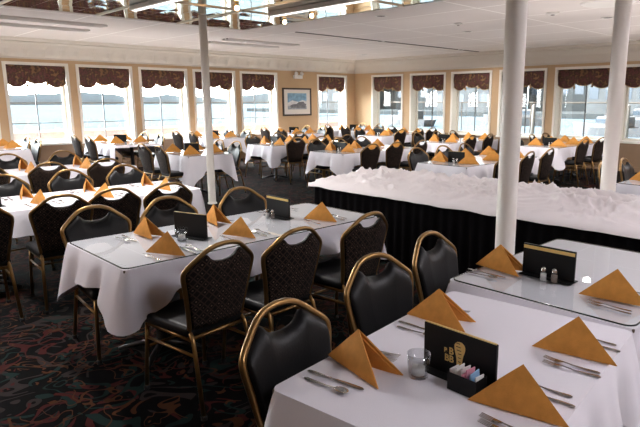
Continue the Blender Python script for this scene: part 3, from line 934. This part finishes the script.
        SALT.put((xx-.09, yy-.02, z), 0, 'small salt shaker standing on ' + P); PEP.put((xx-.085, yy-.075, z), 0, 'small pepper shaker standing on ' + P)

# front table: candle glass and sweetener caddy
zb = .7545
TUM.put((1.405, 1.12, zb), 0, 'clear candle glass left of the BB menu holder on the front table')
CAN.put((1.405, 1.12, zb+.0095), 0, 'white candle inside the glass beside the BB menu holder')
t = thing('packet_caddy', 'black box of sweetener packets before the BB menu holder', 'caddy', (1.437, .945, zb), -PI/2)
bm = bmesh.new()
for a in ((-.055, .055, -.032, -.029, .004, .06), (-.055, .055, .029, .032, .004, .06), (-.055, -.052, -.029, .029, .004, .06), (.052, .055, -.029, .029, .004, .06), (-.055, .055, -.032, .032, 0, .004)): box(bm, *a)
finish(bm, 'tray', M['dark'], t)
finish(bxm(-.001, .001, -.029, .029, .004, .05), 'divider', M['dark'], t)
pk = [('white', 'pkt_w')]*4+[('pink', 'pkt_p')]*2+[('blue', 'pkt_b')]*2+[('pale', 'pkt_w')]
for i, (nm, mk) in enumerate(pk):
    u = -.046+i*.0115
    bm = rbox(-.0022, .0022, -.024, .024, 0, .062, .001, 1)
    if nm == 'pale':
        pass
    o = finish(bm, 'sweetener_packet', [M[mk]], None)
    # standing in the tray, leaning a little
    o.location = (1.437+jit(.002), .945-u, zb+.006+ (.012 if i % 2 else 0)); o.rotation_euler = (R(8 if i < 4 else -6), 0, -PI/2*0+PI/2)
    o.rotation_euler = (R(jit(5)), R(6*jit(1)), PI/2)
    tag(o, '%s sweetener packet, %s from the left in the black caddy' % (nm, ordn[i]), 'packet', 'sweetener packets')

# ================================================================== BUFFET
bx0, bx1, by0, by1 = 4.30, 5.42, -2.2, 5.0
t = thing('buffet_table', 'long folding buffet table hidden under black skirt and white linen', 'table', ((bx0+bx1)/2, (by0+by1)/2, 0))
hw, hd = (bx1-bx0)/2, (by1-by0)/2
finish(bxm(-hw, hw, -hd, hd, .72, .75), 'tabletop', M['ply'], t)
for sx in (-1, 1):
    for yy in (-hd+.15, -1.2, 1.2, hd-.15):
        finish(tubem([(sx*(hw-.12), yy, 0), (sx*(hw-.12), yy, .72)], .018, 8), 'leg', M['iron'], t, True)
# pleated skirt
bm = bmesh.new(); ring = rrect(hw+.012, hd+.012, .03, .02)
rows = []; s = 0; prev = None
for i, (x, y, nx, ny, dc) in enumerate(ring):
    if prev: s += math.hypot(x-prev[0], y-prev[1])
    prev = (x, y)
    row = []
    for kk in range(6):
        tt = kk/5
        o = (.004+.020*tt)*(math.sin(s*2*PI/.115)+.4*math.sin(s*2*PI/.31+1))+.022+.02*tt
        row.append(bm.verts.new((x+nx*o, y+ny*o, .742-.732*tt)))
    rows.append(row)
for i in range(len(rows)):
    A, B = rows[i], rows[(i+1) % len(rows)]
    for kk in range(5): bm.faces.new((A[kk], A[kk+1], B[kk+1], B[kk]))
sk = finish(bm, 'table_skirt', M['skirt'], None, True, ((bx0+bx1)/2, (by0+by1)/2, 0))
tag(sk, 'black pleated skirt hanging round the long buffet table', 'table skirt')
# crumpled linen
bm = bmesh.new(); NX, NY = 72, 380; g = []
for j in range(NY+1):
    row = []
    for i in range(NX+1):
        u = i/NX; v = j/NY
        x = bx0-.06+(bx1-bx0+.12)*u; y = by0-.06+(by1-by0+.12)*v
        e = min(u*NX/5, (1-u)*NX/5, 1.0, v*NY/6, (1-v)*NY/6)
        q = Vector((x*1.7+.8*noise.noise(Vector((x*1.3, y*1.1, 5))), y*1.5+.8*noise.noise(Vector((x*1.2, y*1.3, 8))), 0))
        def crease(k, ang, sh, seed):      # sharp folds running along one direction
            c, sn = math.cos(ang), math.sin(ang)
            return max(0, 1-abs(noise.noise(Vector(((q.x*c+q.y*sn)*k, (-q.x*sn+q.y*c)*k*.38, seed))))*sh)
        big = max(0, noise.noise(Vector((x*1.5+4, y*1.1, 9.1))))
        h = .012+.040*crease(2.6, .5, 3.2, 1.)**1.5+.034*crease(3.4, -.7, 3.6, 4.)**1.5+.026*crease(5.2, 1.3, 3.4, 7.)**1.4+.014*crease(9., .2, 3., 2.)+.07*big
        h *= (.38+.72*min(1, u*2.0))*1.0
        z = .756+h*e
        if e <= .45: z = .756-.035*(1-e/.45)
        if i < 2:
            z = (.700 if i == 0 else .742)+.012*noise.noise(Vector((0, y*4, 2)))*(1-i)
            x = bx0-(.085 if i == 0 else .080)
        row.append(bm.verts.new((x+.02*noise.noise(Vector((x*5, y*5, 4)))*e, y, z)))
    g.append(row)
for j in range(NY):
    for i in range(NX): bm.faces.new((g[j][i], g[j][i+1], g[j+1][i+1], g[j+1][i]))
hp = finish(bm, 'crumpled_linen', M['heap'], None, True)
tag(hp, 'crumpled white linen spread loosely along the long buffet top', 'linen')

# ================================================================== OUTSIDE
SEA = -2.5
sea = struct(finish(bxm(-300, 600, WY+3.0, 700, SEA-.3, SEA), 'ground_water', M['sea']))
struct(finish(bxm(WX+3.0, 600, -400, WY+3.0, SEA-.3, SEA), 'ground_harbour', M['harbour']))
bm = bmesh.new()
def ridge(bm, fn, a0, a1, n, hfun):
    rows = []
    for i in range(n+1):
        a = a0+(a1-a0)*i/n; p, q = fn(a); h = hfun(a)
        rows.append([bm.verts.new((*p, SEA)), bm.verts.new((p[0]*.98+q[0]*.02, p[1]*.98+q[1]*.02, SEA+h)), bm.verts.new((*q, SEA))])
    for A, B in zip(rows, rows[1:]):
        bm.faces.new((A[0], A[1], B[1], B[0])); bm.faces.new((A[1], A[2], B[2], B[1]))
ridge(bm, lambda a: ((520, a), (590, a)), -390, 690, 60, lambda a: 14+10*noise.noise(Vector((a*.012, 0, 0)))+5*noise.noise(Vector((a*.05, 3, 0))))
ridge(bm, lambda a: ((a, 620), (a, 690)), -290, 590, 60, lambda a: 10+7*noise.noise(Vector((a*.012, 9, 0)))+4*noise.noise(Vector((a*.05, 6, 0))))
struct(finish(bm, 'ground_hills', M['hill']))
# side deck with faded red bulwark along the left windows
struct(finish(bxm(X0, WX+3, WY+TH, WY+1.7, -.15, 0.0), 'deck', M['whitemetal']))
t = thing('deck_bulwark', 'faded red bulwark with pale rail outside the left windows', 'railing', (5.3, WY+1.65, 0))
finish(bxm(-8.8, 11.8, -.03, .03, 0, .88), 'panel', M['deckrail'], t)
finish(bxm(-8.8, 11.8, -.06, .06, .88, .93), 'cap_rail', M['whitemetal'], t)
for zz in (1.12, 1.62):
    finish(tubem([(-8.8, 0, zz), (11.8, 0, zz)], .014, 6), 'wire_rail', M['b1'], t)

t = thing('deck_railing', 'thin grey rail on posts outside the end windows', 'railing', (WX+1.7, 6.0, -.1))
finish(tubem([(0, -11, 1.72), (0, 8.5, 1.72)], .022, 6), 'top_rail', M['pile'], t)
for yy in (-7.5, -5.0, -2.5, .05, 2.5, 5.0, 7.5):
    finish(tubem([(0, yy, 0), (0, yy, 1.71)], .016, 6), 'post', M['pile'], t)
struct(finish(bxm(WX+TH, WX+1.9, -6, WY+TH, -.25, -.1), 'deck', M['pile']))

# town on the far bank and boats, seen through the end windows
def house(x, y, w, d, h, roofh, mat, label, nwin):
    t = thing('waterfront_building', label, 'building', (x, y, SEA), 0, 'waterfront buildings')
    finish(bxm(-d/2, d/2, -w/2, w/2, 0, h), 'wall', mat, t)
    bm = bmesh.new()
    a = [bm.verts.new((sx*d/2*1.04, sy*w/2*1.04, h)) for sx in (-1, 1) for sy in (-1, 1)]
    r = [bm.verts.new((0, -w/2*1.04, h+roofh)), bm.verts.new((0, w/2*1.04, h+roofh))]
    bm.faces.new((a[0], a[1], r[1], r[0])); bm.faces.new((a[2], r[0], r[1], a[3])); bm.faces.new((a[0], r[0], a[2])); bm.faces.new((a[1], a[3], r[1])); bm.faces.new((a[0], a[2], a[3], a[1]))
    finish(bm, 'roof', M['roof'], t)
    for i in range(nwin):
        yy = -w/2+w*(i+.5)/nwin
        finish(bxm(-d/2-.06, -d/2-.01, yy-w/nwin*.28, yy+w/nwin*.28, h*.45, h*.75), 'window', M['bglass'], t)
finish(bxm(128, 200, -60, 190, SEA, SEA+1.2), 'ground_quay', M['b2'])['kind'] = 'structure'
hs = [(150, 150, 26, 14, 7.0, 3, 'b1', 'pale grey waterfront building seen through the first end window', 5), (158, 122, 20, 16, 9.5, 2.5, 'b2', 'darker grey waterfront building left of the middle end window', 4),
      (150, 98, 24, 14, 6.0, 3, 'b1', 'low pale waterfront building seen through the third end window', 6), (165, 74, 22, 18, 11.0, 2, 'b2', 'tall grey waterfront building behind the thick column', 5),
      (150, 52, 20, 14, 8.0, 3, 'b1', 'pale building across the water left in the fifth end window', 5), (158, 33, 16, 14, 12.0, 2, 'b2', 'tall dark building across the water in the fifth end window', 4),
      (148, 12, 22, 14, 4.5, 2, 'b3', 'low tan building across the water at the right edge', 5), (192, 14, 26, 14, 10.0, 3, 'b1', 'pale building behind the low tan one at the right edge', 5)]
for x, y, w, d, h, rh, mk, lb, nw in hs: house(x, y, w, d, h+2, rh, M[mk], lb, nw)
def boat(x, y, L, ang, label, mast=False):
    t = thing('moored_boat', label, 'boat', (x, y, SEA), ang, 'moored boats')
    bm = bmesh.new()
    ring0 = catmull([(-L/2, -L*.12, 0), (0, -L*.15, 0), (L*.35, -L*.09, 0), (L/2, 0, 0), (L*.35, L*.09, 0), (0, L*.15, 0), (-L/2, L*.12, 0)], 4)
    A = [bm.verts.new((p.x*.92, p.y*.8, -.1)) for p in ring0]; B = [bm.verts.new((p.x, p.y, L*.10+(L*.05 if p.x > L*.2 else 0))) for p in ring0]
    for i in range(len(A)):
        j = (i+1) % len(A); bm.faces.new((A[i], A[j], B[j], B[i]))
    bm.faces.new(B); bm.faces.new(A[::-1])
    finish(bm, 'hull', M['hull'], t)
    finish(rbox(-L*.25, L*.15, -L*.09, L*.09, L*.10, L*.23, L*.02, 2), 'cabin', M['hull'], t)
    finish(bxm(-L*.22, L*.155, -L*.092, L*.092, L*.155, L*.20), 'window_band', M['bglass'], t)
    if mast: finish(tubem([(-L*.05, 0, L*.2), (-L*.05, 0, L*1.1)], L*.010, 6), 'mast', M['whitemetal'], t)
boat(75, 63, 11, R(80), 'white cabin boat moored in view of the second end window', True)
boat(88, 50, 12, R(100), 'white masted boat moored in view of the third end window', True)
boat(70, 27, 10, R(85), 'white cabin boat on the water behind the thick column')
boat(92, 30, 13, R(95), 'larger white masted boat seen in the fifth end window', True)
boat(80, 12, 9, R(80), 'small white boat seen at the right edge window')
for i, (x, y) in enumerate(((60, 44), (62, 33), (64, 23), (58, 14))):
    tag(finish(lathe([(0, 0), (.22, 0), (.20, 3.6), (0, 3.8)], 12), 'mooring_pile', M['pile'], None, True, (x, y, SEA)), 'timber mooring pile in the harbour, %s from the left' % ordn[i], 'pile', 'mooring piles')

# ================================================================== LIGHT
w = bpy.data.worlds.new('sky'); S.world = w; w.use_nodes = True
nt = w.node_tree; bg = nt.nodes['Background']
tc = nt.nodes.new('ShaderNodeTexCoord')
sx = nt.nodes.new('ShaderNodeSeparateXYZ'); nt.links.new(tc.outputs['Generated'], sx.inputs[0])
r = nt.nodes.new('ShaderNodeValToRGB')
r.color_ramp.elements[0].position = .0; r.color_ramp.elements[0].color = (.88, .91, .92, 1)
r.color_ramp.elements[1].position = .6; r.color_ramp.elements[1].color = (.74, .82, .90, 1)
nt.links.new(sx.outputs['Z'], r.inputs['Fac']); nt.links.new(r.outputs['Color'], bg.inputs['Color'])
dt = nt.nodes.new('ShaderNodeVectorMath'); dt.operation = 'DOT_PRODUCT'
sun_dir = Vector((-.30, .92, .25)).normalized()
nt.links.new(tc.outputs['Generated'], dt.inputs[0]); dt.inputs[1].default_value = sun_dir
gl = math_node(nt, 'POWER', math_node(nt, 'MAXIMUM', dt.outputs['Value'], 0.0), 3.0)
nt.links.new(math_node(nt, 'MULTIPLY_ADD', gl, 40.0, .45), bg.inputs['Strength'])
sl = bpy.data.lights.new('sun', 'SUN'); sl.energy = 9.0; sl.angle = R(2); sl.color = (1, .95, .88)
so = bpy.data.objects.new('sun', sl); COL.objects.link(so)
so.rotation_euler = Vector((-.20, -.955, -.95)).to_track_quat('-Z', 'Y').to_euler()

# added upward fill spots without lamp bodies, brightening the ceiling
for ux, uy, e in [(x, y, e) for x in (8.0, 11.2) for y, e in ((1.0, 2.5), (3.6, 1.35), (6.3, .5), (8.9, .3))]+[(x, 11.7, e) for x, e in ((-1.2, 1.1), (1.8, 1.1), (4.2, 1.1), (6.6, .9), (9.2, .55), (11.7, .5))]+[(-2, 8.8, 1), (-2, 5, 1), (4.8, -.8, .6), (8, -2., .8), (11.2, -2., .8)]:
    ll = bpy.data.lights.new('ceiling_fill', 'SPOT'); ll.energy = UP*e; ll.spot_size = R(172); ll.spot_blend = 1.0; ll.shadow_soft_size = .08
    ll.color = (1, .93, .89)
    lo = bpy.data.objects.new('ceiling_fill', ll); COL.objects.link(lo); lo.location = (ux, uy, 1.0); lo.rotation_euler = (PI, 0, 0)

# ================================================================== CAMERA
F = 565.0
cd = bpy.data.cameras.new('camera'); cam = bpy.data.objects.new('camera', cd); COL.objects.link(cam)
cd.sensor_width = 36; cd.sensor_fit = 'HORIZONTAL'; cd.lens = F/640*36; cd.shift_x = -45/640
cd.clip_start = .05; cd.clip_end = 2000
cam.location = (0, 0, 1.68)
cam.rotation_euler = (PI/2-math.atan(113/F), 0, R(44.4)-PI/2)
S.camera = cam

S.view_settings.view_transform = 'Standard'; S.view_settings.look = 'None'
S.view_settings.exposure = 0.6; S.view_settings.gamma = 1.0; S.view_settings.use_curve_mapping = False
S.cycles.use_denoising = True
S.cycles.max_bounces = 10; S.cycles.diffuse_bounces = 5; S.cycles.transparent_max_bounces = 24
S.cycles.caustics_reflective = False; S.cycles.caustics_refractive = False
S.cycles.sample_clamp_indirect = 6.0
